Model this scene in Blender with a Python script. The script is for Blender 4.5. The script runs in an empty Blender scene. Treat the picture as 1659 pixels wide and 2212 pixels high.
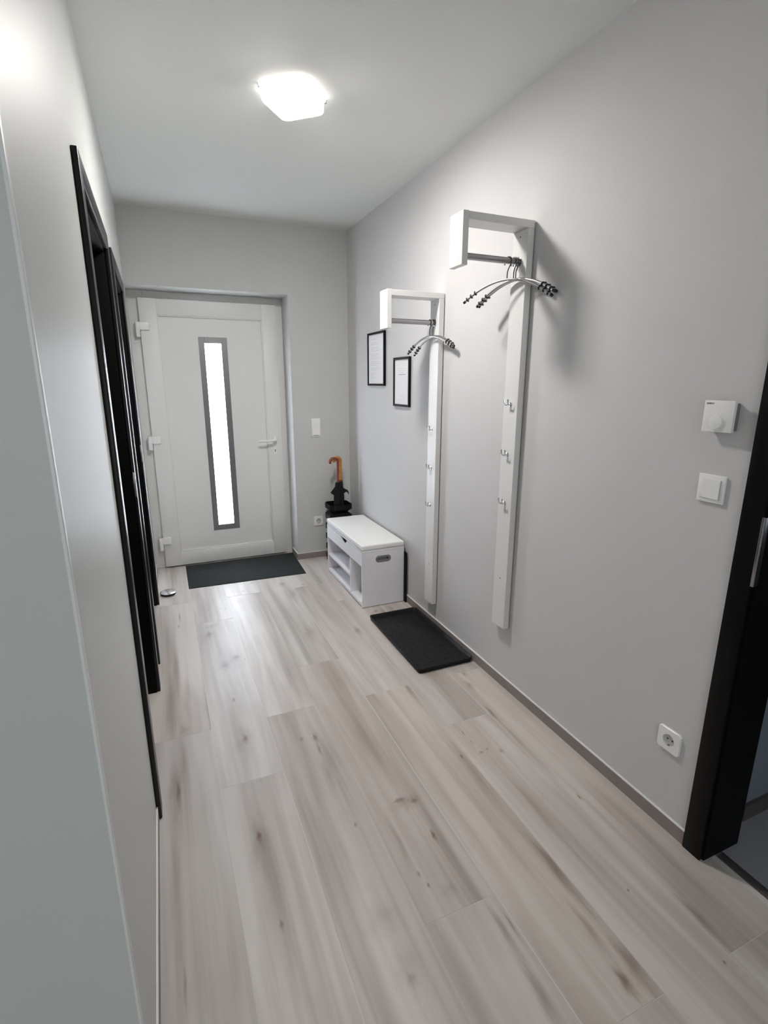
import bpy, bmesh, math, random
from mathutils import Vector, Matrix

# ------------------------------------------------------------------ camera, world, light, exposure
SC = bpy.context.scene
COL = SC.collection
cam_d = bpy.data.cameras.new('camera')
cam = bpy.data.objects.new('camera', cam_d)
COL.objects.link(cam)
cam_d.sensor_fit = 'HORIZONTAL'
cam_d.sensor_width = 36.0
cam_d.lens = 36.0 * 1109.456 / 1659.0
cam_d.clip_start = 0.02
R_ = Vector((0.91879, -0.394746, 0.001129)); U_ = Vector((0.095967, 0.22614, 0.969356)); F_ = Vector((0.382904, 0.890526, -0.245658))
m = Matrix.Identity(4)
for i in range(3):
    m[i][0] = R_[i]; m[i][1] = U_[i]; m[i][2] = -F_[i]
m[0][3], m[1][3], m[2][3] = -1.451926, -4.118308, 1.475914
cam.matrix_world = m
SC.camera = cam

SC.view_settings.view_transform = 'Standard'
SC.view_settings.look = 'None'
SC.view_settings.gamma = 1.0
SC.view_settings.use_curve_mapping = False
SC.view_settings.exposure = 0.45

W_ = bpy.data.worlds.new('world'); SC.world = W_; W_.use_nodes = True
W_.node_tree.nodes['Background'].inputs[0].default_value = (0.80, 0.90, 1.0, 1)
W_.node_tree.nodes['Background'].inputs[1].default_value = 1.0

LAMP = 172.0           # radiance of the ceiling lamp's diffuser
LAMP_COL = (1.0, 0.960, 0.920)

def area(name, loc, rot, sx, sy, power, col):
    d = bpy.data.lights.new(name, 'AREA'); d.shape = 'RECTANGLE'; d.size = sx; d.size_y = sy
    d.energy = power; d.color = col
    o = bpy.data.objects.new(name, d); o.location = loc; o.rotation_euler = rot
    COL.objects.link(o); return o
# daylight outside the glazed front door, daylight through the windows of the living room behind the camera
area('daylight_front', (-1.02, 0.62, 1.15), (math.radians(-90), 0, 0), 1.2, 2.2, 240, (0.90, 0.94, 1.0))
area('daylight_rear', (-1.9, -6.40, 1.45), (math.radians(90), 0, 0), 1.8, 1.6, 11, (0.95, 0.985, 0.96))
area('daylight_side', (1.60, -4.6, 1.5), (0, math.radians(90), 0), 1.0, 1.0, 2.2, (0.74, 0.84, 1.0))

random.seed(7)
PI = math.pi

# ------------------------------------------------------------------ materials
def mat(name, col, rough=0.5, metal=0.0, spec=0.5, bump=0.0, bscale=200.0, var=0.0, vscale=3.0, coat=0.0, emit=None, estr=0.0):
    M = bpy.data.materials.new(name); M.use_nodes = True
    nt = M.node_tree; B = nt.nodes['Principled BSDF']
    B.inputs['Base Color'].default_value = (*col, 1)
    B.inputs['Roughness'].default_value = rough
    B.inputs['Metallic'].default_value = metal
    B.inputs['Specular IOR Level'].default_value = spec
    B.inputs['Coat Weight'].default_value = coat
    B.inputs['Coat Roughness'].default_value = 0.12
    if emit:
        B.inputs['Emission Color'].default_value = (*emit, 1); B.inputs['Emission Strength'].default_value = estr
    tc = nt.nodes.new('ShaderNodeTexCoord')
    if bump > 0:
        n = nt.nodes.new('ShaderNodeTexNoise'); n.inputs['Scale'].default_value = bscale; n.inputs['Detail'].default_value = 3
        b = nt.nodes.new('ShaderNodeBump'); b.inputs['Strength'].default_value = bump; b.inputs['Distance'].default_value = 0.002
        nt.links.new(tc.outputs['Object'], n.inputs['Vector']); nt.links.new(n.outputs[0], b.inputs['Height'])
        nt.links.new(b.outputs[0], B.inputs['Normal'])
    if var > 0:
        n = nt.nodes.new('ShaderNodeTexNoise'); n.inputs['Scale'].default_value = vscale; n.inputs['Detail'].default_value = 4
        r = nt.nodes.new('ShaderNodeMapRange'); r.inputs[3].default_value = 1 - var; r.inputs[4].default_value = 1 + var
        mx = nt.nodes.new('ShaderNodeVectorMath'); mx.operation = 'SCALE'
        mx.inputs[0].default_value = col
        nt.links.new(tc.outputs['Object'], n.inputs['Vector']); nt.links.new(n.outputs[0], r.inputs[0])
        nt.links.new(r.outputs[0], mx.inputs['Scale']); nt.links.new(mx.outputs[0], B.inputs['Base Color'])
    return M

M_wall = mat('wall_paint', (0.600, 0.590, 0.590), 0.62, spec=0.3, bump=0.14, bscale=160, var=0.015)  # pinkish camera tint of the right wall mixed into the paint colour
M_wall_f = mat('wall_paint_end', (0.578, 0.585, 0.572), 0.62, spec=0.3, bump=0.14, bscale=160, var=0.015)  # same paint again, a greenish cast put into its colour
M_wall_l = mat('wall_paint_satin', (0.565, 0.580, 0.565), 0.45, spec=0.34, bump=0.05, bscale=120, var=0.015)  # same wall paint, greenish camera tint put into the colour
M_ceil = mat('ceiling_paint', (0.765, 0.77, 0.74), 0.8, spec=0.2, bump=0.15, bscale=150)
M_bead = mat('corner_bead', (0.75, 0.76, 0.75), 0.35)
M_black = mat('black_door_laminate', (0.004, 0.004, 0.0045), 0.38, spec=0.12)
M_black_l = mat('black_gloss_casing', (0.005, 0.005, 0.006), 0.32, spec=0.34)
M_jamb = mat('black_jamb_laminate', (0.004, 0.004, 0.004), 0.6, spec=0.08)
M_base = mat('baseboard_tile', (0.255, 0.218, 0.210), 0.5, var=0.12, vscale=9)
M_sil = mat('silicone_white', (0.75, 0.74, 0.72), 0.4)
M_pvc = mat('white_pvc', (0.80, 0.80, 0.78), 0.42, bump=0.02)
M_white = mat('white_plastic', (0.86, 0.85, 0.84), 0.28)
M_lac = mat('white_laminate', (0.72, 0.71, 0.70), 0.35, bump=0.02)
M_bench = mat('white_board', (0.78, 0.77, 0.80), 0.45, var=0.01)
M_seat = mat('white_faux_leather', (0.85, 0.85, 0.83), 0.5, bump=0.25, bscale=350)
M_steel = mat('brushed_steel', (0.38, 0.37, 0.38), 0.26, metal=1.0, bump=0.05)
M_dsteel = mat('dark_steel_trim', (0.24, 0.23, 0.24), 0.38, metal=0.85, bump=0.03)
M_chrome = mat('chrome', (0.75, 0.75, 0.76), 0.14, metal=1.0)
M_alu = mat('satin_aluminium', (0.62, 0.61, 0.62), 0.28, metal=1.0)
M_wire = mat('dark_wire', (0.10, 0.10, 0.10), 0.3, metal=0.9)
M_rub = mat('black_rubber', (0.012, 0.012, 0.013), 0.45)
M_tray = mat('black_tray_plastic', (0.009, 0.009, 0.010), 0.5, spec=0.25, bump=0.2, bscale=60)
M_mat = mat('charcoal_mat', (0.026, 0.029, 0.029), 0.9, spec=0.15, bump=1.0, bscale=420, var=0.25, vscale=40)
M_frame = mat('black_frame', (0.004, 0.004, 0.004), 0.5, spec=0.15)
M_paper = mat('paper', (0.80, 0.80, 0.81), 0.7)
M_ink = mat('grey_ink', (0.58, 0.58, 0.59), 0.8)
M_ink2 = mat('dark_ink', (0.18, 0.18, 0.19), 0.8)
M_cup_shade = mat('socket_cup_shaded', (0.60, 0.59, 0.58), 0.4)  # white cup greyed: shading of the recess put into the colour
M_dark = mat('dark_hole', (0.01, 0.01, 0.01), 0.8)
M_grey = mat('grey_plastic', (0.20, 0.19, 0.20), 0.5)
M_stand = mat('black_powder_coat', (0.005, 0.006, 0.005), 0.5, spec=0.15)
M_cloth = mat('black_umbrella_fabric', (0.009, 0.010, 0.009), 0.6, spec=0.25, bump=0.3, bscale=90)
M_wood1 = mat('red_brown_wood', (0.20, 0.05, 0.02), 0.22, coat=0.6, var=0.25, vscale=20)
M_wood2 = mat('honey_wood', (0.46, 0.17, 0.025), 0.22, coat=0.6, var=0.2, vscale=20)
M_grout = mat('grout', (0.60, 0.57, 0.54), 0.8)
M_tile = mat('shaded_grey_tile', (0.34, 0.335, 0.36), 0.5, var=0.2, vscale=4)  # shade on the side room floor put into the colour
M_rwall_shade = mat('side_wall_shaded', (0.20, 0.23, 0.27), 0.6, var=0.1)  # bluish shadow of the side room put into the wall colour
M_thr = mat('threshold_metal', (0.09, 0.08, 0.075), 0.5)
M_lamp = mat('lamp_diffuser', (0.9, 0.9, 0.9), 0.4, emit=LAMP_COL, estr=LAMP)
M_lside = mat('lamp_side', (0.9, 0.9, 0.9), 0.4, emit=LAMP_COL, estr=LAMP * 0.014)
M_out = mat('exterior_wall', (0.4, 0.4, 0.4), 0.8)

# frosted door glass: daylight from outside shines through it
M_glass = bpy.data.materials.new('frosted_glass'); M_glass.use_nodes = True
nt = M_glass.node_tree; nt.nodes.clear()
o_ = nt.nodes.new('ShaderNodeOutputMaterial'); tr = nt.nodes.new('ShaderNodeBsdfTranslucent'); gl = nt.nodes.new('ShaderNodeBsdfGlossy')
mx = nt.nodes.new('ShaderNodeMixShader'); mx.inputs[0].default_value = 0.06
tr.inputs[0].default_value = (0.95, 0.97, 1.0, 1); gl.inputs['Roughness'].default_value = 0.25
nt.links.new(tr.outputs[0], mx.inputs[1]); nt.links.new(gl.outputs[0], mx.inputs[2]); nt.links.new(mx.outputs[0], o_.inputs[0])

# ---- wood-look porcelain plank: groups
def grp(name, ins, outs):
    g = bpy.data.node_groups.new(name, 'ShaderNodeTree')
    for n, t in ins: g.interface.new_socket(n, in_out='INPUT', socket_type=t)
    for n, t in outs: g.interface.new_socket(n, in_out='OUTPUT', socket_type=t)
    return g, g.nodes.new('NodeGroupInput'), g.nodes.new('NodeGroupOutput')

G_grain, gi, go = grp('grain', [('Vector', 'NodeSocketVector'), ('Seed', 'NodeSocketFloat'), ('Tint', 'NodeSocketColor')], [('Color', 'NodeSocketColor')])
def noise(g, vec, sx, sy, scale, det, seed, dist=0.0):
    mp = g.nodes.new('ShaderNodeMapping'); mp.inputs['Scale'].default_value = (sx, sy, 1)
    n = g.nodes.new('ShaderNodeTexNoise'); n.noise_dimensions = '4D'
    n.inputs['Scale'].default_value = scale; n.inputs['Detail'].default_value = det; n.inputs['Distortion'].default_value = dist
    g.links.new(vec, mp.inputs[0]); g.links.new(mp.outputs[0], n.inputs['Vector']); g.links.new(seed, n.inputs['W'])
    return n.outputs[0]
def mathn(g, op, a, b=None):
    n = g.nodes.new('ShaderNodeMath'); n.operation = op
    for k, v in ((0, a), (1, b)):
        if v is None: continue
        if isinstance(v, (int, float)): n.inputs[k].default_value = v
        else: g.links.new(v, n.inputs[k])
    return n.outputs[0]
def mapr(g, v, a, b, c, d):
    n = g.nodes.new('ShaderNodeMapRange'); n.interpolation_type = 'SMOOTHSTEP'
    for k, x in ((1, a), (2, b), (3, c), (4, d)): n.inputs[k].default_value = x
    g.links.new(v, n.inputs[0]); return n.outputs[0]
V = gi.outputs['Vector']; S = gi.outputs['Seed']
broad = noise(G_grain, V, 8.0, 0.65, 1.0, 3.0, S, 0.8)
mid = noise(G_grain, V, 34.0, 1.1, 1.0, 3.0, S, 0.4)
fine = noise(G_grain, V, 170.0, 6.0, 1.0, 4.0, S, 0.2)
patch = noise(G_grain, V, 5.0, 2.5, 1.0, 2.0, S, 0.0)
tot = mathn(G_grain, 'ADD', mathn(G_grain, 'MULTIPLY', mapr(G_grain, broad, 0.28, 0.72, 0, 1), 0.56), mathn(G_grain, 'MULTIPLY', mapr(G_grain, mid, 0.25, 0.75, 0, 1), 0.24))
tot = mathn(G_grain, 'ADD', tot, mathn(G_grain, 'MULTIPLY', fine, 0.09))
tot = mathn(G_grain, 'ADD', tot, mathn(G_grain, 'MULTIPLY', patch, 0.30))
cr = G_grain.nodes.new('ShaderNodeValToRGB')
cr.color_ramp.elements[0].position = 0.18; cr.color_ramp.elements[0].color = (0.315, 0.280, 0.252, 1)
cr.color_ramp.elements[1].position = 0.86; cr.color_ramp.elements[1].color = (0.585, 0.550, 0.520, 1)
e = cr.color_ramp.elements.new(0.5); e.color = (0.455, 0.415, 0.382, 1)
G_grain.links.new(tot, cr.inputs[0])
mc = G_grain.nodes.new('ShaderNodeMix'); mc.data_type = 'RGBA'; mc.blend_type = 'MULTIPLY'; mc.inputs[0].default_value = 1
G_grain.links.new(cr.outputs[0], mc.inputs[6]); G_grain.links.new(gi.outputs['Tint'], mc.inputs[7]); G_grain.links.new(mc.outputs[2], go.inputs[0])

G_blot, gi, go = grp('blot', [('Vector', 'NodeSocketVector'), ('Centre', 'NodeSocketVector'), ('Inverse Radius', 'NodeSocketVector'), ('Strength', 'NodeSocketFloat'), ('Factor', 'NodeSocketFloat')], [('Factor', 'NodeSocketFloat')])
sb = G_blot.nodes.new('ShaderNodeVectorMath'); sb.operation = 'SUBTRACT'; G_blot.links.new(gi.outputs[0], sb.inputs[0]); G_blot.links.new(gi.outputs[1], sb.inputs[1])
ml = G_blot.nodes.new('ShaderNodeVectorMath'); ml.operation = 'MULTIPLY'; G_blot.links.new(sb.outputs[0], ml.inputs[0]); G_blot.links.new(gi.outputs[2], ml.inputs[1])
nn = G_blot.nodes.new('ShaderNodeTexNoise'); nn.inputs['Scale'].default_value = 1.3; nn.inputs['Detail'].default_value = 4
G_blot.links.new(ml.outputs[0], nn.inputs['Vector'])
ln = G_blot.nodes.new('ShaderNodeVectorMath'); ln.operation = 'LENGTH'; G_blot.links.new(ml.outputs[0], ln.inputs[0])
d = mathn(G_blot, 'ADD', ln.outputs['Value'], mathn(G_blot, 'MULTIPLY', mathn(G_blot, 'SUBTRACT', nn.outputs[0], 0.5), 1.5))
fa = mapr(G_blot, d, 0.0, 1.25, 1.0, 0.0)
fa = mathn(G_blot, 'SUBTRACT', 1.0, mathn(G_blot, 'MULTIPLY', fa, gi.outputs['Strength']))
G_blot.links.new(mathn(G_blot, 'MULTIPLY', fa, gi.outputs['Factor']), go.inputs[0])

def plank_mat(seed, tint, blots):
    M = bpy.data.materials.new('wood_look_plank'); M.use_nodes = True
    nt = M.node_tree; B = nt.nodes['Principled BSDF']
    B.inputs['Roughness'].default_value = 0.42; B.inputs['Specular IOR Level'].default_value = 0.5
    tc = nt.nodes.new('ShaderNodeTexCoord')
    g = nt.nodes.new('ShaderNodeGroup'); g.node_tree = G_grain
    nt.links.new(tc.outputs['Object'], g.inputs['Vector']); g.inputs['Seed'].default_value = seed; g.inputs['Tint'].default_value = (*tint, 1)
    f = None
    for (x, y, rx, ry, s) in blots:
        b = nt.nodes.new('ShaderNodeGroup'); b.node_tree = G_blot
        nt.links.new(tc.outputs['Object'], b.inputs['Vector'])
        b.inputs['Centre'].default_value = (x, y, 0); b.inputs['Inverse Radius'].default_value = (1 / rx, 1 / ry, 0); b.inputs['Strength'].default_value = s
        if f is None: b.inputs['Factor'].default_value = 1.0
        else: nt.links.new(f, b.inputs['Factor'])
        f = b.outputs[0]
    if f is None: nt.links.new(g.outputs[0], B.inputs['Base Color'])
    else:
        inv = nt.nodes.new('ShaderNodeMath'); inv.operation = 'SUBTRACT'; inv.inputs[0].default_value = 1.0; nt.links.new(f, inv.inputs[1])
        sc = nt.nodes.new('ShaderNodeVectorMath'); sc.operation = 'SCALE'; sc.inputs[0].default_value = (0.88, 1.0, 1.07); nt.links.new(inv.outputs[0], sc.inputs['Scale'])
        sb = nt.nodes.new('ShaderNodeVectorMath'); sb.operation = 'SUBTRACT'; sb.inputs[0].default_value = (1, 1, 1); nt.links.new(sc.outputs[0], sb.inputs[1])
        mu = nt.nodes.new('ShaderNodeVectorMath'); mu.operation = 'MULTIPLY'
        nt.links.new(g.outputs[0], mu.inputs[0]); nt.links.new(sb.outputs[0], mu.inputs[1]); nt.links.new(mu.outputs[0], B.inputs['Base Color'])
    return M

# ------------------------------------------------------------------ mesh helpers
class MB:
    def __init__(s): s.bm = bmesh.new()
    def box(s, x0, x1, y0, y1, z0, z1, bev=0.0, seg=2):
        t = bmesh.new(); bmesh.ops.create_cube(t, size=1)
        for v in t.verts:
            v.co = Vector(((x0 + x1) / 2 + v.co.x * (x1 - x0), (y0 + y1) / 2 + v.co.y * (y1 - y0), (z0 + z1) / 2 + v.co.z * (z1 - z0)))
        if bev > 0: bmesh.ops.bevel(t, geom=list(t.edges), offset=bev, segments=seg, profile=0.5, affect='EDGES')
        s.add(t); return s
    def add(s, t, M=None):
        if M is not None: bmesh.ops.transform(t, matrix=M, verts=t.verts)
        me = bpy.data.meshes.new('t'); t.to_mesh(me); s.bm.from_mesh(me); bpy.data.meshes.remove(me); t.free()
    def cyl(s, p, axis, r, h, n=32, r2=None, bev=0.0):
        t = bmesh.new(); bmesh.ops.create_cone(t, cap_ends=True, segments=n, radius1=r, radius2=r if r2 is None else r2, depth=h)
        if bev > 0:
            ed = [e for e in t.edges if len(e.link_faces) == 2 and any(len(f.verts) > 4 for f in e.link_faces)]
            bmesh.ops.bevel(t, geom=ed, offset=bev, segments=2, profile=0.5, affect='EDGES')
        q = Vector((0, 0, 1)).rotation_difference(Vector(axis)).to_matrix().to_4x4()
        s.add(t, Matrix.Translation(p) @ q); return s
    def tube(s, pts, r, n=10, cap=True):
        pts = [Vector(p) for p in pts]; rs = r if isinstance(r, (list, tuple)) else [r] * len(pts)
        rings = []; up = None
        for i, p in enumerate(pts):
            a = pts[max(i - 1, 0)]; b = pts[min(i + 1, len(pts) - 1)]; T = (b - a).normalized()
            if up is None:
                up = Vector((0, 0, 1)) if abs(T.z) < 0.9 else Vector((1, 0, 0))
            N = (up - T * up.dot(T)).normalized(); up = N; Bn = T.cross(N)
            rings.append([s.bm.verts.new(p + (N * math.cos(2 * PI * k / n) + Bn * math.sin(2 * PI * k / n)) * rs[i]) for k in range(n)])
        for i in range(len(rings) - 1):
            for k in range(n): s.bm.faces.new((rings[i][k], rings[i][(k + 1) % n], rings[i + 1][(k + 1) % n], rings[i + 1][k]))
        if cap:
            s.bm.faces.new(rings[0][::-1]); s.bm.faces.new(rings[-1])
        return s
    def lathe(s, prof, c, n=40):
        rings = []
        for (r, z) in prof:
            if r < 1e-6: rings.append([s.bm.verts.new((c[0], c[1], c[2] + z))])
            else: rings.append([s.bm.verts.new((c[0] + r * math.cos(2 * PI * k / n), c[1] + r * math.sin(2 * PI * k / n), c[2] + z)) for k in range(n)])
        for a, b in zip(rings, rings[1:]):
            for k in range(n):
                k2 = (k + 1) % n
                if len(a) == 1: s.bm.faces.new((a[0], b[k2], b[k]))
                elif len(b) == 1: s.bm.faces.new((a[k], a[k2], b[0]))
                else: s.bm.faces.new((a[k], a[k2], b[k2], b[k]))
        return s
    def poly(s, pts, ext, M=None):
        """extrude a flat polygon (x, y, 0) by ext along z, then transform"""
        t = bmesh.new(); vs = [t.verts.new((p[0], p[1], 0)) for p in pts]; f = t.faces.new(vs)
        r = bmesh.ops.extrude_face_region(t, geom=[f]); bmesh.ops.translate(t, vec=(0, 0, ext), verts=[v for v in r['geom'] if isinstance(v, bmesh.types.BMVert)])
        s.add(t, M); return s
    def build(s, name, material, parent=None, smooth=True, angle=35):
        bmesh.ops.recalc_face_normals(s.bm, faces=s.bm.faces)
        me = bpy.data.meshes.new(name); s.bm.to_mesh(me); s.bm.free()
        if smooth:
            me.polygons.foreach_set('use_smooth', [True] * len(me.polygons))
            try: me.set_sharp_from_angle(angle=math.radians(angle))
            except Exception: pass
        me.materials.append(material)
        o = bpy.data.objects.new(name, me); COL.objects.link(o)
        if parent:
            o.parent = parent
            par = parent; off = Vector((0, 0, 0))
            L = par.get('_loc')
            if L is not None: pass
        return o

def B(x0, x1, y0, y1, z0, z1, bev=0.0, seg=2): return MB().box(x0, x1, y0, y1, z0, z1, bev, seg)
def tag(o, label, cat, group=None, kind=None):
    o['label'] = label; o['category'] = cat
    if group: o['group'] = group
    if kind: o['kind'] = kind
    return o
def empty(name, loc=(0, 0, 0), rz=0.0):
    o = bpy.data.objects.new(name, None); o.location = loc; o.rotation_euler = (0, 0, rz); o.empty_display_size = 0.05
    COL.objects.link(o); return o
def struct(o, label=None, cat=None):
    o['kind'] = 'structure'
    if label: o['label'] = label
    if cat: o['category'] = cat
    return o
def origin(o, p):
    """move a mesh object's origin to p (root objects only)"""
    p = Vector(p); o.data.transform(Matrix.Translation(-p)); o.location = p; return o
def world_child(o):
    """mesh was modelled in world coordinates; make it sit right under its (translated) parent"""
    p = o.parent
    while p:
        o.data.transform(Matrix.Translation(-p.location)) if p.parent is None else None
        p = p.parent
    return o
def wb(mb, name, material, parent, **k):
    """world-coordinate mesh under a translated, unrotated root (or under a part with identity transform)"""
    o = mb.build(name, material, parent, **k); return world_child(o)
def copy_tree(o, parent=None):
    c = o.copy(); COL.objects.link(c)
    if parent: c.parent = parent
    for ch in list(o.children): copy_tree(ch, c)
    return c

# ------------------------------------------------------------------ room numbers
XL = -1.594; H = 2.598; NX = -0.476; NH = 2.115; FD = 0.235; YC = -3.302
BK = -6.5; XB = -3.2; T = 0.15
# ------------------------------------------------------------------ shell
s = MB(); s.box(XB, 0.055, BK, 0.50, -0.12, -0.0006)
floor = struct(s.build('floor', M_grout, smooth=False), 'pale wood-look plank floor with thin light grout lines', 'floor')

# plank rows, joints as seen in the photograph
W = 0.235; LEN = 1.46; G = 0.0012
rows = [(-0.200, -3.530), (-0.435, -2.415), (-0.670, -3.526), (-0.907, -3.145), (-1.140, -2.045), (-1.375, -2.405), (-1.610, -2.035), (-1.845, -2.9), (-2.08, -2.3), (-2.315, -3.3), (-2.55, -2.7), (-2.785, -3.6), (-3.02, -2.5)]
BL = [  # knots and stains: x, y, rx, ry, strength
 (-1.306, -1.118, .022, .05, .42), (-1.30, -1.14, .06, .16, .16), (-1.193, -1.451, .022, .035, .45), (-1.258, -1.517, .03, .05, .28), (-1.22, -1.47, .07, .12, .18),
 (-1.152, -1.49, .006, .012, .5), (-1.258, -1.85, .010, .022, .45), (-1.249, -2.154, .013, .032, .55), (-1.249, -2.16, .045, .11, .22), (-1.262, -2.0, .05, .42, .20),
 (-1.282, -2.668, .011, .028, .62), (-1.282, -2.70, .035, .12, .30), (-1.275, -2.9, .045, .45, .24), (-1.275, -2.985, .008, .018, .5),
 (-1.522, -2.36, .010, .075, .50), (-1.535, -2.33, .03, .16, .28), (-1.495, -2.22, .02, .20, .20), (-1.486, -2.00, .03, .06, .25), (-1.53, -1.75, .022, .30, .25), (-1.50, -1.45, .02, .25, .18),
 (-0.974, -2.265, .012, .035, .55), (-0.978, -2.34, .008, .05, .42), (-0.955, -2.42, .035, .22, .26), (-0.993, -2.5, .02, .1, .16), (-1.03, -2.25, .012, .02, .3), (-0.969, -2.751, .007, .014, .45), (-1.04, -2.9, .03, .25, .12),
 (-0.787, -2.713, .028, .012, .52), (-0.737, -2.737, .016, .012, .5), (-0.765, -2.73, .07, .035, .25), (-0.743, -2.895, .009, .028, .62), (-0.86, -2.90, .014, .16, .26), (-0.842, -3.043, .006, .012, .55), (-0.852, -2.999, .007, .014, .4), (-0.79, -3.08, .035, .03, .18), (-0.80, -2.4, .05, .30, .16),
 (-1.000, -3.25, .018, .022, .30), (-1.000, -3.22, .05, .07, .16), (-1.01, -3.08, .06, .06, .18),
 (-0.458, -2.608, .006, .016, .62), (-0.37, -2.619, .012, .008, .5), (-0.338, -2.612, .008, .008, .45), (-0.29, -2.645, .012, .016, .4), (-0.376, -2.486, .004, .022, .5), (-0.373, -2.548, .004, .014, .45), (-0.299, -3.293, .005, .006, .65), (-0.228, -3.538, .004, .006, .7),
 (-0.465, -1.421, .022, .06, .40), (-0.450, -2.106, .014, .09, .35),
 (-0.450, -3.15, .020, .16, .50), (-0.465, -2.75, .028, .35, .30), (-0.49, -3.34, .016, .10, .36), (-0.505, -3.47, .018, .045, .62), (-0.455, -3.45, .03, .09, .40),
 (-0.172, -2.96, .006, .016, .6), (-0.181, -2.419, .012, .07, .50), (-0.185, -2.62, .014, .2, .28), (-0.123, -2.09, .015, .03, .35), (-0.152, -2.188, .02, .05, .30), (-0.18, -3.44, .016, .09, .35), (-0.165, -3.1, .016, .35, .18),
 (-0.586, -0.571, .012, .02, .45), (-0.62, -0.62, .05, .10, .2), (-0.73, -0.50, .03, .05, .35), (-0.70, -0.72, .04, .14, .26), (-0.74, -1.33, .05, .12, .25),
 (-1.46, -0.80, .006, .10, .50), (-1.47, -0.93, .010, .03, .35), (-1.20, -0.76, .012, .01, .35), (-1.17, -0.77, .01, .01, .35), (-1.02, -0.52, .02, .02, .2), (-1.06, -0.68, .03, .06, .18), (-0.93, -0.38, .02, .02, .3), (-1.28, -1.01, .05, .04, .2),
 (-1.531, -3.039, .005, .06, .35), (-1.545, -2.75, .02, .30, .25), (-0.712, -3.25, .015, .11, .36), (-0.72, -3.42, .02, .12, .42), (-0.683, -3.24, .005, .05, .4), (-0.35, -2.95, .02, .20, .16), (-0.15, -1.22, .02, .05, .2), (-0.26, -1.21, .02, .03, .5), (-0.215, -1.24, .02, .06, .35),
]
TINT = {  # (row, number counted from the joint): colour of that plank
 (0, 0): (1.02, .985, .955), (0, 1): (.98, .97, .96), (1, -1): (1.07, 1.035, 1.02), (1, 0): (.96, .94, .92), (1, 1): (.97, .955, .94), (1, 2): (1.15, 1.14, 1.12),
 (2, 0): (1.03, .985, .94), (2, 1): (1.03, 1.02, 1.01), (2, -1): (1.0, .97, .94), (3, 0): (.93, .89, .865), (3, 1): (.98, .99, .985), (3, -1): (1.0, .99, .97),
 (4, 0): (1.08, 1.08, 1.08), (4, -1): (.98, .96, .955), (4, 1): (1.12, 1.13, 1.14), (5, 0): (1.04, 1.05, 1.07), (5, -1): (.96, .96, .965), (5, 1): (1.12, 1.13, 1.14),
 (6, 0): (1.03, 1.02, 1.01), (6, -1): (.95, .96, .97), (6, 1): (1.05, 1.05, 1.04)}
for ri, (x0, yj) in enumerate(rows):
    x1 = x0 + W
    for k in range(-4, 4):
        a, b = yj + k * LEN, yj + (k + 1) * LEN
        ymax = 0.24 if ri <= 6 else (-0.40 if ri == 7 else YC + 0.1)
        a, b = max(a, BK), min(b, ymax)
        if b - a < 0.03: continue
        xa = max(x0, XB + 0.01)
        cx, cy = (xa + x1) / 2, (a + b) / 2
        s = B(xa - cx + G, x1 - cx - G, a - cy + G, b - cy - G, -0.0005, 0.0, 0)
        bl = [(px - cx, py - cy, rx, ry, st) for (px, py, rx, ry, st) in BL if xa - .01 <= px <= x1 + .01 and a - .01 <= py <= b + .01]
        t = TINT.get((ri, k), None)
        if t is None:
            q = random.uniform(.95, 1.05); t = (q, q * .985, q * .965)
        p = s.build('plank', plank_mat(random.uniform(0, 60), t, bl), floor, smooth=False); p.location = (cx, cy, 0)

struct(B(XB - T, 0.0, BK - T, 0.50, H, H + 0.12).box(0.0, 1.75, BK - T, 0.50, H, H + 0.12).build('ceiling', M_ceil, smooth=False), 'matt white ceiling of the narrow hallway', 'ceiling')

# right wall with the doorway to the dark side room
DY0, DY1 = -4.20, -3.31
s = MB(); s.box(0, T, DY1 + 0.01, 0.40, 0, H).box(0, T, DY0 - 0.01, DY1 + 0.01, 2.06, H).box(0, T, BK, DY0 - 0.01, 0, H)
struct(s.build('wall_right', M_wall, smooth=False), 'light grey painted wall carrying the two coat racks', 'wall')
# left wall: openings of the two black doorways
d2 = (-2.395, -1.635); d3 = (-1.30, -0.54)
s = MB()
s.box(XL - T, XL, YC, d2[0] - 0.01, 0, H).box(XL - T, XL, d2[1] + 0.01, d3[0] - 0.01, 0, H).box(XL - T, XL, d3[1] + 0.01, 0.40, 0, H)
for d in (d2, d3): s.box(XL - T, XL, d[0] - 0.01, d[1] + 0.01, 2.0, H)
struct(s.build('wall_left', M_wall_l, smooth=False), 'light grey satin wall holding the two black doorways', 'wall')
# corner wall turning away to the left of the camera
struct(B(XB, XL - T, YC, YC + T, 0, H).build('wall_corner', M_wall_l, smooth=False), 'grey wall face at the near left corner', 'wall')
o = MB(); o.box(XL - 0.002, XL + 0.0035, YC - 0.0035, YC + 0.012, 0, H, 0.0015)
struct(o.build('trim_1', M_bead), 'thin pale corner bead on the near left wall edge', 'trim')
struct(B(NX, 0, 0, 0.40, 0, H).box(XL, NX, 0, 0.40, NH, H).build('wall_far', M_wall_f, smooth=False), 'light grey end wall with the front door niche', 'wall')
struct(B(XB - T, XB, BK, YC + T, 0, H).build('wall_rear_left', M_wall, smooth=False), 'grey wall behind the camera', 'wall')
s = MB(); s.box(XB, -2.85, BK - T, BK, 0, H).box(-0.95, 1.75, BK - T, BK, 0, H).box(-2.85, -0.95, BK - T, BK, 0, 0.6).box(-2.85, -0.95, BK - T, BK, 2.3, H)
struct(s.build('wall_rear', M_wall, smooth=False), 'grey wall with a window behind the camera', 'wall')
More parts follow.
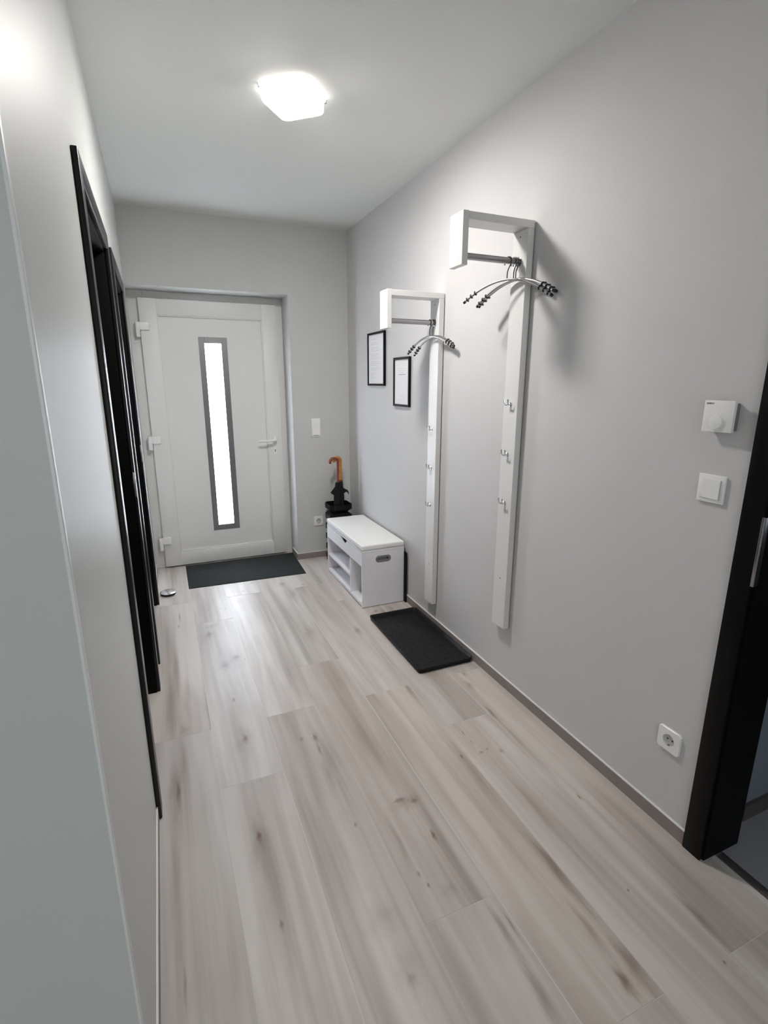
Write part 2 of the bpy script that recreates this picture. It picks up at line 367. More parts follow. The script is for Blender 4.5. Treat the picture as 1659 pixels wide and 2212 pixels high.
# the side room behind the right doorway
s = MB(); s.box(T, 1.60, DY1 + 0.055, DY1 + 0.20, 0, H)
struct(s.build('wall_side_room', M_rwall_shade, smooth=False), 'wall seen through the right doorway, coloured dark bluish for shade', 'wall')
struct(B(1.62, 1.75, BK, DY1 + 0.2, 0, H).build('wall_side_room_far', M_rwall_shade, smooth=False), 'far wall of the side room in the same bluish shade colour', 'wall')
sf = struct(B(0.085, 1.62, BK, DY1 + 0.055, -0.12, -0.002).build('floor_side_room', M_thr, smooth=False), 'grey tiled floor darkened for shade beyond the right doorway', 'floor')
for i in range(2):
    for j in range(5):
        xa = 0.088 + i * 0.60; ya = DY1 + 0.05 - (j + 1) * 0.60
        t = B(-0.2985, 0.2985, -0.2985, 0.2985, -0.0018, 0).build('tile', M_tile, sf, smooth=False); t.location = (xa + 0.30, ya + 0.30, 0)
struct(B(0.056, 0.084, DY0, DY1 - 0.012, -0.01, 0.003, 0.001).build('trim_2', M_thr), 'dark threshold strip across the right doorway', 'trim')
struct(B(0.27, 1.60, DY1 + 0.043, DY1 + 0.055, 0, 0.06).build('baseboard_side_room', M_thr, smooth=False), 'dark baseboard in the side room', 'baseboard')

# baseboards (cut tile strip with a white silicone line)
def baseboard(name, boxes, label):
    s = MB(); q = MB()
    for (x0, x1, y0, y1, ax) in boxes:
        s.box(x0, x1, y0, y1, 0, 0.050, 0.0006, 1)
        q.box(x0, x1, y0, y1, 0.0502, 0.0545, 0.0008, 1)
    o = struct(s.build(name, M_base, smooth=False), label, 'baseboard'); q.build('silicone_line', M_sil, o, smooth=False); return o
baseboard('baseboard_right', [(-0.009, -0.0002, DY1 + 0.062, -0.001, 0)], 'grey-brown tile baseboard along the coat rack wall')
baseboard('baseboard_far', [(NX - 0.009, -0.0095, -0.009, -0.0002, 0), (NX - 0.009, NX - 0.0002, 0.0002, 0.19, 0)], 'grey-brown tile baseboard under the far switches')
baseboard('baseboard_left', [(XL + 0.0002, XL + 0.006, YC + 0.012, -2.462, 0), (XL + 0.0002, XL + 0.006, -1.562, -1.368, 0), (XL + 0.0002, XL + 0.006, -0.468, 0.19, 0)], 'thin baseboard along the left wall')

# ------------------------------------------------------------------ front door (door_1)
door = empty('door_1', (0, 0, 0)); struct(door, 'white front door with a tall narrow frosted glass strip', 'door')
y = FD
s = MB(); s.box(XL + 0.0, XL + 0.105, y, y + 0.08, 0, NH, 0.003).box(NX - 0.075, NX, y, y + 0.08, 0, NH, 0.003).box(XL + 0.105, NX - 0.075, y, y + 0.08, NH - 0.085, NH, 0.003).box(XL + 0.105, NX - 0.075, y + 0.03, y + 0.08, 0, 0.012)
s.build('door_frame', M_pvc, door)
yl = 0.203; lx0, lx1, lz0, lz1 = -1.522, -0.530, 0.012, 2.062
px0, px1, pz0, pz1 = -1.402, -0.643, 0.125, 1.950
leaf = empty('leaf'); leaf.parent = door
s = MB(); s.box(lx0, px0, yl, y + 0.05, lz0, lz1, 0.003).box(px1, lx1, yl, y + 0.05, lz0, lz1, 0.003).box(px0 - .002, px1 + .002, yl, y + 0.05, lz0, pz0, 0.003).box(px0 - .002, px1 + .002, yl, y + 0.05, pz1, lz1, 0.003)
s.build('leaf_frame', M_pvc, leaf)
gx0, gx1, gz0, gz1 = -1.128, -0.918, 0.274, 1.806
ix0, ix1, iz0, iz1 = -1.086, -0.963, 0.320, 1.761
s = MB(); yp = yl + 0.018
s.box(px0 - 0.004, ix0 - .01, yp, yp + 0.03, pz0 - 0.004, pz1 + 0.004).box(ix1 + .01, px1 + 0.004, yp, yp + 0.03, pz0 - 0.004, pz1 + 0.004).box(ix0 - .01, ix1 + .01, yp, yp + 0.03, pz0 - 0.004, iz0 - .01).box(ix0 - .01, ix1 + .01, yp, yp + 0.03, iz1 + .01, pz1 + 0.004)
s.build('door_panel', M_pvc, leaf, smooth=False)
s = MB()   # glazing bead around the recessed panel
bw = 0.009
s.box(px0, px0 + bw, yl + 0.004, yp, pz0, pz1, 0.002).box(px1 - bw, px1, yl + 0.004, yp, pz0, pz1, 0.002).box(px0 + bw, px1 - bw, yl + 0.004, yp, pz0, pz0 + bw, 0.002).box(px0 + bw, px1 - bw, yl + 0.004, yp, pz1 - bw, pz1, 0.002)
s.build('glazing_bead', M_pvc, leaf)
s = MB(); a = yp - 0.003
s.box(gx0, ix0, a, yp, gz0, gz1, 0.001).box(ix1, gx1, a, yp, gz0, gz1, 0.001).box(ix0, ix1, a, yp, gz0, iz0, 0.001).box(ix0, ix1, a, yp, iz1, gz1, 0.001)
o = s.build('glass_surround', M_dsteel, leaf, smooth=False); o['label'] = 'brushed dark steel surround'
o = B(ix0 - .004, ix1 + .004, yp + 0.006, yp + 0.012, iz0 - .004, iz1 + .004).build('glass_pane', M_glass, leaf, smooth=False); o['label'] = 'bright frosted glass strip'
hd = MB(); hx, hz = -0.589, 1.005
hd.cyl((hx, yl - 0.005, hz), (0, 1, 0), 0.016, 0.010, 24, bev=0.002)
hd.box(hx - 0.014, hx + 0.014, yl - 0.006, yl - 0.0005, hz - 0.030, hz + 0.030, 0.006)
hd.tube([(hx, yl - 0.004, hz), (hx, yl - 0.028, hz), (hx - 0.004, yl - 0.042, hz), (hx - 0.018, yl - 0.050, hz - 0.001), (hx - 0.05, yl - 0.052, hz - 0.004), (hx - 0.135, yl - 0.050, hz - 0.004)], [0.010, 0.010, 0.0105, 0.011, 0.011, 0.0095], 14)
hd.build('door_handle', M_white, leaf)
k = MB(); n = 28
pts = [(0.0135 * math.cos(t), 0.017 * (1 if math.sin(t) > 0 else -1) + 0.0135 * math.sin(t)) for t in [2 * PI * i / n for i in range(n)]]
k.poly([(p[0], p[1]) for p in pts], 0.006, Matrix.Translation((hx - 0.001, yl, 0.912)) @ Matrix.Rotation(PI / 2, 4, 'X'))
ke = k.build('keyhole_plate', M_white, leaf)
k = MB(); k.cyl((hx - 0.001, yl - 0.0065, 0.921), (0, 1, 0), 0.0042, 0.002, 16).box(hx - 0.0033, hx + 0.0013, yl - 0.0075, yl - 0.0055, 0.906, 0.920); k.build('keyhole', M_dark, leaf)
for hz_ in (1.845, 1.020, 0.212):
    h_ = MB()
    h_.box(-1.545, -1.462, yl - 0.018, yl - 0.0005, hz_ - 0.006, hz_ + 0.050, 0.004)
    h_.box(-1.552, -1.524, yl - 0.026, yl + 0.022, hz_ - 0.055, hz_ + 0.050, 0.006)
    h_.build('hinge', M_white, door)

# ------------------------------------------------------------------ black doorways
def frame_box(x_face, d, top, depth, cw, ct, sgn, doorobj, M_black):
    """casing on the wall face at x_face (room side sgn), opening y range d, lining through the wall"""
    xo = x_face + sgn * ct
    fa, fb = min(x_face, xo), max(x_face, xo)
    s = MB()
    s.box(fa, fb, d[0] - cw, d[0], 0, top + cw, 0.003); s.build('casing', M_black, doorobj)
    s = MB(); s.box(fa, fb, d[1], d[1] + cw, 0, top + cw, 0.003); s.build('casing', M_black, doorobj)
    s = MB(); s.box(fa, fb, d[0], d[1], top, top + cw, 0.003); s.build('casing', M_black, doorobj)
    xb = x_face - sgn * depth; la, lb = min(x_face, xb), max(x_face, xb)
    s = MB(); s.box(la, lb, d[0] - 0.0095, d[0] + 0.006, 0, top + 0.0, 0.001).box(la, lb, d[1] - 0.006, d[1] + 0.0095, 0, top, 0.001).box(la, lb, d[0] - 0.009, d[1] + 0.009, top - 0.012, top + 0.009, 0.001)
    s.build('jamb_lining', M_jamb, doorobj)
for nm, d, lab in (('door_2', d2, 'black doorway nearest on the left wall, closed leaf set back'), ('door_3', d3, 'second black doorway on the left wall, beyond the first')):
    D = empty(nm); struct(D, lab, 'door')
    frame_box(XL, d, 1.985, 0.15, 0.065, 0.016, 1, D, M_black_l)
    lf = B(XL - 0.150, XL - 0.108, d[0] + 0.0065, d[1] - 0.0065, 0.006, 1.972, 0.002).build('leaf', M_jamb, D)
    h_ = MB(); yy = d[1] - 0.09
    h_.cyl((XL - 0.104, yy, 1.02), (1, 0, 0), 0.024, 0.007, 28, bev=0.002)
    h_.tube([(XL - 0.104, yy, 1.02), (XL - 0.066, yy, 1.02), (XL - 0.056, yy - 0.008, 1.02), (XL - 0.053, yy - 0.03, 1.02), (XL - 0.053, yy - 0.125, 1.02)], 0.009, 12)
    h_.build('door_handle', M_steel, lf)
    st = B(XL + 0.004, XL + 0.0155, d[1] - 0.0012, d[1] + 0.002, 0.98, 1.09, 0.0004).build('strike_plate', M_steel, D)
D = empty('door_4'); struct(D, 'open black doorway at the right edge with a metal strike plate', 'door')
frame_box(0.0, (DY0, DY1), 2.05, 0.165, 0.060, 0.014, -1, D, M_black)
B(-0.0150, 0.003, DY1 - 0.0075, DY1 + 0.002, 0.935, 1.130, 0.001).build('strike_plate', M_steel, D)

# ------------------------------------------------------------------ ceiling lamp
C0 = Vector((-0.840, -1.768, 0)); th = math.radians(48)
L = tag(empty('ceiling_light', (C0.x, C0.y, H), th), 'glowing rounded square ceiling lamp', 'lamp')

def rrect(a, b, r, n=6):
    pts = []
    for (cx, cy, a0) in ((a - r, b - r, 0), (-a + r, b - r, 90), (-a + r, -b + r, 180), (a - r, -b + r, 270)):
        for i in range(n + 1):
            t = math.radians(a0 + 90 * i / n); pts.append((cx + r * math.cos(t), cy + r * math.sin(t)))
    return pts
s = MB(); s.poly(rrect(0.090, 0.088, 0.026), 0.0035, Matrix.Translation((0, 0, -0.0040))); s.build('base_plate', M_white, L)
def lamp_shell(spec, name, m_, cap):
    bm = bmesh.new(); rings = []
    for (ins, z) in spec:
        rings.append([bm.verts.new((p[0], p[1], z)) for p in rrect(0.101 - ins, 0.099 - ins, 0.032 - min(ins * .5, .02))])
    for a, b in zip(rings, rings[1:]):
        for i in range(len(a)): bm.faces.new((a[i], a[(i + 1) % len(a)], b[(i + 1) % len(a)], b[i]))
    if cap: bm.faces.new(rings[-1])
    mb = MB(); mb.add(bm); return mb.build(name, m_, L)
lamp_shell(((0.004, -0.0042), (0.0, -0.008), (0.0, -0.046), (0.004, -0.051)), 'side_ring', M_lside, False)
lamp_shell(((0.004, -0.0511), (0.012, -0.0550), (0.028, -0.0590), (0.050, -0.0610)), 'diffuser', M_lamp, True)
for sx in (-1, 1):
    q = MB(); q.cyl((sx * -0.0985, sx * 0.0965, -0.006), (0, 0, 1), 0.0055, 0.0110, 18, bev=0.001); q.build('corner_knob', M_chrome, L)

# ------------------------------------------------------------------ coat racks
def coat_rack(yc, top, label):
    R = tag(empty('coat_rack', (0, yc, top)), label, 'coat rack', 'white wall coat racks')
    h = 0.0485
    B(-0.036, -0.006, -h, h, -1.775, -0.0285, 0.0012, 1).build('back_board', M_lac, R)
    for za, zb in ((-0.30, -0.06), (-1.70, -1.45)):
        q = MB(); q.box(-0.0062, -0.0004, -h + 0.012, h - 0.012, za, zb); q.build('wall_spacer', M_grey, R, smooth=False)
    B(-0.3115, -0.0055, -h, h, -0.0280, 0.0, 0.0012, 1).build('arm', M_lac, R)
    B(-0.3370, -0.3120, -h, h, -0.1870, 0.0015, 0.0012, 1).build('drop_board', M_lac, R)
    q = MB(); q.tube([(-0.3125, 0, -0.145), (-0.0355, 0, -0.145)], 0.0130, 24); rod = q.build('rod', M_steel, R)
    for x in (-0.0375, -0.3105):
        q = MB(); q.cyl((x, 0, -0.145), (1, 0, 0), 0.019, 0.004, 28, bev=0.001); q.build('rod_flange', M_steel, rod)
    for z in (-0.718, -0.938, -1.160):
        q = MB(); q.cyl((-0.0375, 0, z), (1, 0, 0), 0.010, 0.004, 24, bev=0.001)
        q.tube([(-0.036, 0, z), (-0.052, 0, z - 0.003)], 0.0045, 12)
        q.tube([(-0.060, -0.013, z + 0.022), (-0.058, -0.013, z + 0.004), (-0.054, -0.010, z - 0.003), (-0.052, 0, z - 0.004), (-0.054, 0.010, z - 0.003), (-0.058, 0.013, z + 0.004), (-0.060, 0.013, z + 0.022)], 0.0032, 10)
        q.build('coat_hook', M_chrome, R)
    for z in (-0.053, -1.53):
        q = MB(); q.cyl((-0.0363, 0, z), (1, 0, 0), 0.0035, 0.0014, 14); q.build('screw', M_grey, R)
    return R
coat_rack(-2.2265, 2.099, 'white coat rack nearer the camera, mounted higher, with three metal hangers')
coat_rack(-1.5155, 1.931, 'white coat rack beside the two framed notices, with two hangers')

# ------------------------------------------------------------------ hangers
def hanger(loc, rz, tilt, label):
    Hn = tag(empty('clothes_hanger', loc, rz), label, 'hanger', 'metal clothes hangers')
    Hn.rotation_euler = (0, tilt, rz)
    q = MB(); r = 0.0152; pts = [(-r - 0.001, 0, -0.016), (-r, 0, -0.006)]
    for i in range(9):
        t = PI - PI * i / 8; pts.append((r * math.cos(t), 0, r * math.sin(t)))
    pts += [(r * 0.9, 0, -0.012), (0.004, 0, -0.030), (0, 0, -0.042), (0, 0, -0.071)]
    q.tube(pts, 0.0022, 8); q.build('hook', M_wire, Hn)
    f = lambda x: -0.071 - 0.070 * (abs(x) / 0.2) ** 1.9
    q = MB(); q.tube([(x, 0, f(x)) for x in [-0.202 + 0.404 * i / 32 for i in range(33)]], 0.0050, 12); q.build('arm', M_alu, Hn)
    for sg in (-1, 1):
        for x in (0.191, 0.171, 0.151):
            a = Vector((sg * (x - 0.002), 0, f(x - 0.002))); b = Vector((sg * (x + 0.002), 0, f(x + 0.002))); c = (a + b) / 2
            q = MB(); q.cyl(c, (b - a).normalized(), 0.0098, 0.0034, 18, bev=0.0008); q.build('grip_ring', M_rub, Hn)
        a = Vector((sg * 0.200, 0, f(0.200))); b = Vector((sg * 0.210, 0, f(0.210)))
        q = MB(); q.cyl((a + b) / 2, (b - a).normalized(), 0.0058, (b - a).length, 18, bev=0.001); q.build('end_cap', M_rub, Hn)
    return Hn
z1 = 2.099 - 0.145; z2 = 1.931 - 0.145
RD = math.radians
hanger((-0.089, -2.2265, z1), RD(-67.5), RD(1.8), 'metal hanger on the nearer rack, outermost, furthest from the wall')
hanger((-0.062, -2.2285, z1), RD(-79), RD(-1.6), 'metal hanger on the nearer rack, middle of its three')
hanger((-0.0500, -2.2265, z1), RD(-79), RD(-1.6), 'metal hanger on the nearer rack, closest to the back board')
hanger((-0.066, -1.5155, z2), RD(-82), RD(-1.7), 'metal hanger on the farther rack, outer of its two')
hanger((-0.047, -1.5155, z2), RD(-87.5), RD(-4.0), 'metal hanger on the farther rack, inner one next to the board')

# ------------------------------------------------------------------ framed notices
def picture(y0, y1, z0, z1, label, kind):
    P = tag(empty('picture_frame', (0, (y0 + y1) / 2, (z0 + z1) / 2)), label, 'picture')
    hy, hz = (y1 - y0) / 2, (z1 - z0) / 2; w = 0.014
    q = MB(); q.box(-0.016, -0.0004, -hy, -hy + w, -hz, hz, 0.001).box(-0.016, -0.0004, hy - w, hy, -hz, hz, 0.001).box(-0.016, -0.0004, -hy + w, hy - w, -hz, -hz + w, 0.001).box(-0.016, -0.0004, -hy + w, hy - w, hz - w, hz, 0.001)
    q.build('frame', M_frame, P, smooth=False)
    pp = B(-0.009, -0.001, -hy + w, hy - w, -hz + w, hz - w).build('paper', M_paper, P, smooth=False)
    q = MB(); iy, iz = hy - w, hz - w
    if kind == 0:
        z = iz * 0.80
        lens = [0.55, 0, 0.5, 0.75, 0, 0.8, 0.72, 0.8, 0, 0.78, 0.6, 0.8, 0.74, 0, 0.8, 0.7, 0.55, 0, 0.8, 0.5, 0, 0.4, 0.3, 0, 0.35]
        for i, l in enumerate(lens):
            if l:
                x = 0.0
                while x < l - 0.04:
                    wd = random.uniform(0.05, 0.14); q.box(-0.0094, -0.0089, iy * 0.72 - (x + wd) * iy * 1.5, iy * 0.72 - x * iy * 1.5, z - 0.0014, z + 0.0014); x += wd + 0.03
            z -= iz * 1.62 / len(lens)
        q.build('printed_text', M_ink, pp, smooth=False)['kind'] = 'stuff'
    else:
        for (zz, a, b) in ((0.86, -0.14, 0.12), (0.60, -0.45, 0.4), (0.50, -0.5, 0.45), (0.43, -0.3, 0.3), (-0.62, -0.3, 0.3), (-0.80, -0.5, 0.5)):
            x = a
            while x < b:
                wd = random.uniform(0.06, 0.13); q.box(-0.0094, -0.0089, x * iy, min(x + wd, b) * iy, zz * iz - 0.0009, zz * iz + 0.0009); x += wd + 0.04
        q.build('printed_text', M_ink, pp, smooth=False)['kind'] = 'stuff'
        q = MB(); x = -0.5
        while x < 0.48:
            wd = random.uniform(0.07, 0.14); q.box(-0.0095, -0.0089, x * iy, min(x + wd, 0.5) * iy, 0.335 * iz - 0.0016, 0.335 * iz + 0.0016); x += wd + 0.035
        q.build('printed_heading', M_ink2, pp, smooth=False)['kind'] = 'stuff'
    return P
picture(-0.773, -0.465, 1.449, 1.813, 'black framed text notice, nearer the far corner and higher', 0)
picture(-1.165, -0.927, 1.321, 1.628, 'black framed notice with one short bold line, lower and nearer the coat rack', 1)

# ------------------------------------------------------------------ switches, sockets, thermostat
def socket_wall(loc, rz, label):
    """faces local -y"""
    S = tag(empty('wall_socket', loc, rz), label, 'socket', 'white wall sockets')
    h = 0.0405; q = MB(); bm = bmesh.new()
    n = 36; r = 0.0205
    outer = []
    for i in range(n):
        t = 2 * PI * i / n; c, s_ = math.cos(t), math.sin(t); k = 1 / max(abs(c), abs(s_)); outer.append((h * k * c, h * k * s_))
    o1 = [bm.verts.new((p[0], -0.0005, p[1])) for p in outer]; o2 = [bm.verts.new((p[0] , -0.007, p[1] )) for p in outer]
    o3 = [bm.verts.new((p[0] * 0.96, -0.009, p[1] * 0.96)) for p in outer]
    i1 = [bm.verts.new((r * math.cos(2 * PI * i / n), -0.009, r * math.sin(2 * PI * i / n))) for i in range(n)]
    i2 = [bm.verts.new((r * 0.95 * math.cos(2 * PI * i / n), -0.0006, r * 0.95 * math.sin(2 * PI * i / n))) for i in range(n)]
    for A, Bq in ((o1, o2), (o2, o3), (o3, i1)):
        for i in range(n): bm.faces.new((A[i], A[(i + 1) % n], Bq[(i + 1) % n], Bq[i]))
    for v in i2: bm.verts.remove(v)
    q.add(bm); pl = q.build('plate', M_white, S)
    q = MB(); q.lathe([(r, 0.009), (r * 0.95, 0.0009), (0, 0.0009)], (0, 0, 0), 36); bmesh.ops.rotate(q.bm, verts=q.bm.verts, cent=(0, 0, 0), matrix=Matrix.Rotation(PI / 2, 3, 'X')); q.build('recess', M_cup_shade, S)
    for sx in (-1, 1):
        q = MB(); q.cyl((sx * 0.0085, -0.0012, 0), (0, 1, 0), 0.0026, 0.0014, 16); q.build('pin_hole', M_dark, S)
        q = MB(); q.box(-0.003, 0.003, -0.0085, -0.0008, sx * 0.0185 - 0.001, sx * 0.0185 + 0.001, 0.0004); q.build('earth_clip', M_steel, S)
    return S
socket_wall((0, -3.147, 0.3265), math.radians(-90), 'white socket low on the right wall beside the black doorway')
socket_wall((-0.291, 0, 0.324), 0, 'white socket low on the end wall left of the umbrella stand')

S = tag(empty('light_switch', (0, -3.1525, 1.177), math.radians(-90)), 'single white light switch under the thermostat', 'switch')
q = MB(); q.box(-0.0405, 0.0405, -0.008, -0.0005, -0.0405, 0.0405, 0.0025); q.build('plate', M_white, S)
q = MB(); q.poly([(0, 0), (0, -0.0048), (-0.050, -0.0022), (-0.050, 0)], 0.056, Matrix.Translation((0.0275, -0.0078, -0.028))); q.build('rocker', M_white, S)
q = MB(); q.box(0.0277, 0.0287, -0.0083, -0.0079, -0.028, 0.028); q.box(-0.0285, 0.0287, -0.0083, -0.0079, -0.0293, -0.0283); q.build('rocker_gap', M_grey, S, smooth=False)

S = tag(empty('light_switch', (-0.290, 0, 1.1125), 0), 'double white light switch plate on the end wall by the front door', 'switch')
q = MB(); q.box(-0.0365, 0.0365, -0.008, -0.0005, -0.0745, 0.0745, 0.0025); q.build('plate', M_white, S)
for z in (0.0355, -0.0355):
    q = MB(); q.poly([(0, 0), (0.0035, 0), (0.0015, 0.054), (0, 0.054)], 0.054, Matrix.Translation((0.027, -0.0078, z - 0.028)) @ Matrix(((0, 0, -1, 0), (-1, 0, 0, 0), (0, 1, 0, 0), (0, 0, 0, 1)))); q.build('rocker', M_white, S)
q = MB(); q.box(-0.024, 0.024, -0.0125, -0.0118, -0.0645, -0.0610); q.build('marker_line', M_grey, S, smooth=False)

TH = tag(empty('thermostat', (0, -3.1555, 1.384), math.radians(-90)), 'white square thermostat with round dial above the switch', 'thermostat')
q = MB(); q.box(-0.036, 0.039, -0.0215, -0.0005, -0.039, 0.036, 0.002); q.build('back_box', M_grey, TH)
q = MB(); q.box(-0.0430, 0.0430, -0.031, -0.0200, -0.0430, 0.0430, 0.0015); q.build('cover', M_white, TH)
q = MB(); q.cyl((-0.002, -0.0335, -0.016), (0, 1, 0), 0.0195, 0.0065, 48, bev=0.0012); dl = q.build('dial', M_white, TH)
q = MB(); q.cyl((-0.0195, -0.0314, -0.026), (0, 1, 0), 0.0012, 0.0008, 12); q.build('marker_dot', M_grey, TH)
tx = bpy.data.curves.new('logo', 'FONT'); tx.body = 'SIEMENS'; tx.size = 0.0066; tx.extrude = 0.0001; tx.offset = 0.00008; tx.align_x = 'LEFT'
to = bpy.data.objects.new('logo_tmp', tx); COL.objects.link(to)
me = bpy.data.meshes.new_from_object(to); bpy.data.objects.remove(to)
lg = bpy.data.objects.new('printed_logo', me); me.materials.clear(); me.materials.append(M_ink2); COL.objects.link(lg); lg.parent = TH
w_ = max(v.co.x for v in me.vertices); sc_ = 0.0225 / w_
lg.scale = (sc_, 1.0, 1); lg.rotation_euler = (PI / 2, 0, 0); lg.location = (-0.0375, -0.0312, 0.0325)

# ------------------------------------------------------------------ shoe bench
bx0, bx1, by0, by1 = -0.326, -0.022, -1.135, -0.364
BE = tag(empty('shoe_bench', ((bx0 + bx1) / 2, (by0 + by1) / 2, 0)), 'white padded storage bench with open shoe cubbies against the right wall', 'bench')
def bb(mb, name, m_, par=BE, **k):
    o = mb.build(name, m_, par, **k)
    o.data.transform(Matrix.Translation(-BE.location)); return o
tk = 0.015
def slot_panel(y, zc, xc):
    """side panel with an oval hand slot; lies in the xz plane at y..y+tk"""
    bm = bmesh.new(); n = 32; hw, hh = 0.052, 0.0205
    x0, x1, z0_, z1_ = bx0, bx1, 0.004, 0.388
    inner = [(xc + (hw - hh) * (1 if math.cos(t) > 0 else -1) + hh * math.cos(t), zc + hh * math.sin(t)) for t in [2 * PI * (i + .5) / n for i in range(n)]]
    outer = []
    for (px, pz) in inner:
        dx, dz = px - xc, (pz - zc); k = 1e9
        if dx > 0: k = min(k, (x1 - xc) / dx)
        if dx < 0: k = min(k, (x0 - xc) / dx)
        if dz > 0: k = min(k, (z1_ - zc) / dz)
        if dz < 0: k = min(k, (z0_ - zc) / dz)
        outer.append((xc + dx * k, zc + dz * k))
    # snap the corners
    for cx_, cz_ in ((x0, z0_), (x1, z0_), (x0, z1_), (x1, z1_)):
        j = min(range(n), key=lambda i: (outer[i][0] - cx_) ** 2 + (outer[i][1] - cz_) ** 2); outer[j] = (cx_, cz_)
    R4 = []
    for (ring, yy) in ((outer, y), (inner, y), (inner, y + tk), (outer, y + tk)): R4.append([bm.verts.new((p[0], yy, p[1])) for p in ring])
    for a in range(4):
        A, Bq = R4[a], R4[(a + 1) % 4]
        for i in range(n): bm.faces.new((A[i], A[(i + 1) % n], Bq[(i + 1) % n], Bq[i]))
    mb = MB(); mb.add(bm); return mb, inner
for yy in (by0, by1 - tk):
    mb, inner = slot_panel(yy, 0.334, -0.174); bb(mb, 'side_panel', M_bench, smooth=False)
    # grey grip liner
    mb = MB(); pts = [(p[0], p[1]) for p in inner]
    bm = bmesh.new(); n = len(inner); cxx, czz = -0.174, 0.334
    def rr(k, yq): return [bm.verts.new((cxx + (p[0] - cxx) * k[0], yq, czz + (p[1] - czz) * k[1])) for p in inner]
    e0 = yy - 0.0012 if yy == by0 else yy + tk + 0.0012; e1 = yy + tk + 0.001 if yy == by0 else yy - 0.001
    Rg = [rr((1.06, 1.12), e0 * 0 + (yy if yy == by0 else yy + tk)), rr((1.06, 1.12), e0), rr((0.80, 0.55), e0), rr((0.78, 0.50), e0 + (0.008 if yy == by0 else -0.008))]
    bm.faces.new(Rg[3])
    for a in range(3):
        for i in range(n): bm.faces.new((Rg[a][i], Rg[a][(i + 1) % n], Rg[a + 1][(i + 1) % n], Rg[a + 1][i]))
    mb.add(bm); o = bb(mb, 'grip_liner', M_grey); o['label'] = 'grey oval hand grip'
    sd = 1 if yy == by0 else -1; e2 = e0 + sd * 0.0078
    bb(B(-0.145, -0.140, min(e2, e2 - sd * .001), max(e2, e2 - sd * .001), 0.326, 0.343), 'grip_slit', M_dark, smooth=False)
iy0, iy1 = by0 + tk, by1 - tk
bb(B(bx0 + 0.002, bx1 - 0.006, iy0, iy1, 0.008, 0.030), 'bottom_panel', M_bench, smooth=False)
bb(B(bx1 - 0.006, bx1, iy0, iy1, 0.008, 0.386), 'back_panel', M_bench, smooth=False)
bb(B(bx0 + 0.002, bx1 - 0.006, -0.902, -0.889, 0.030, 0.290), 'divider', M_bench, smooth=False)
bb(B(bx0 + 0.003, bx1 - 0.006, -0.889, iy1, 0.143, 0.158), 'shelf', M_bench, smooth=False)
bb(B(bx0 + 0.002, bx1 - 0.006, iy0, iy1, 0.290, 0.302), 'tray_bottom', M_bench, smooth=False)
# front panel with a curved finger notch in its top edge
yc_ = -0.762; pts = [(iy0, 0.291), (iy1, 0.291), (iy1, 0.386)]
for i in range(15):
    t = i / 14; yy = yc_ + 0.068 - 0.136 * t; pts.append((yy, 0.386 - 0.032 * math.sin(PI * t) ** 0.6))
pts.append((iy0, 0.386))
mb = MB(); mb.poly(pts, 0.013, Matrix(((0, 0, 1, bx0 + 0.001), (1, 0, 0, 0), (0, 1, 0, 0), (0, 0, 0, 1)))); bb(mb, 'front_panel', M_bench, smooth=False)
mb = MB(); mb.box(bx0 + 0.002, bx1, by0 + 0.001, by1 - 0.001, 0.389, 0.402, 0.001); bb(mb, 'lid', M_bench, smooth=False)
mb = MB(); mb.box(bx0 - 0.001, bx1 + 0.001, by0 - 0.001, by1 + 0.001, 0.4025, 0.439, 0.009, 4); bb(mb, 'seat_cushion', M_seat)
for (x, y_) in ((bx0 + .02, by0 + .02), (bx1 - .02, by0 + .02), (bx0 + .02, by1 - .02), (bx1 - .02, by1 - .02)):
    mb = MB(); mb.cyl((x, y_, 0.002), (0, 0, 1), 0.009, 0.004, 14); bb(mb, 'foot', M_rub)

mb = MB(); mb.box(-0.0208, -0.0098, -1.163, -0.80, 0.0, 0.362, 0.004, 2); o = mb.build('black_strip', M_frame)  # thin black strip filling the gap behind the bench
tag(origin(o, (-0.0153, -0.98, 0)), 'thin black strip in the gap between the bench and the wall', 'panel')

# ------------------------------------------------------------------ umbrella stand and umbrellas
SX, SY = -0.159, -0.150
ST = tag(empty('umbrella_stand', (SX, SY, 0)), 'black umbrella stand of stacked faceted rings behind the bench', 'umbrella stand')
def chamf(h, c): return [(h, h - c), (h - c, h), (-h + c, h), (-h, h - c), (-h, -h + c), (-h + c, -h), (h - c, -h), (h, -h + c)]
Hs = 0.500; per = 0.089; z = Hs; prof = [(0.0925, 0.03)]
def band(ztop, zbot, first):
    q = MB(); spec = [(0.064 if not first else 0.0945, ztop + (0.0 if first else 0.0)), (0.0945, ztop - (0.0 if first else 0.023)), (0.0945, zbot + 0.024), (0.064, zbot)]
    inner = [(hh - 0.002, zz) for hh, zz in reversed(spec)]
    rings = [[q.bm.verts.new((p[0], p[1], zz)) for p in chamf(hh, hh * 0.30)] for hh, zz in (spec + inner)]
    for a, b in zip(rings, rings[1:] + rings[:1]):
        for k in range(8): q.bm.faces.new((a[k], a[(k + 1) % 8], b[(k + 1) % 8], b[k]))
    bmesh.ops.remove_doubles(q.bm, verts=q.bm.verts, dist=1e-5)
    q.build('faceted_ring', M_stand, ST, smooth=False)
band(Hs, Hs - 0.066, True); z = Hs - 0.066
while z - per > 0.02:
    band(z, z - per, False); z -= per
band(z, max(z - per, 0.0), False) if z > 0.06 else None
mb = MB(); mb.poly(chamf(0.090, 0.027), 0.010); mb.build('base_plate', M_stand, ST, smooth=False)
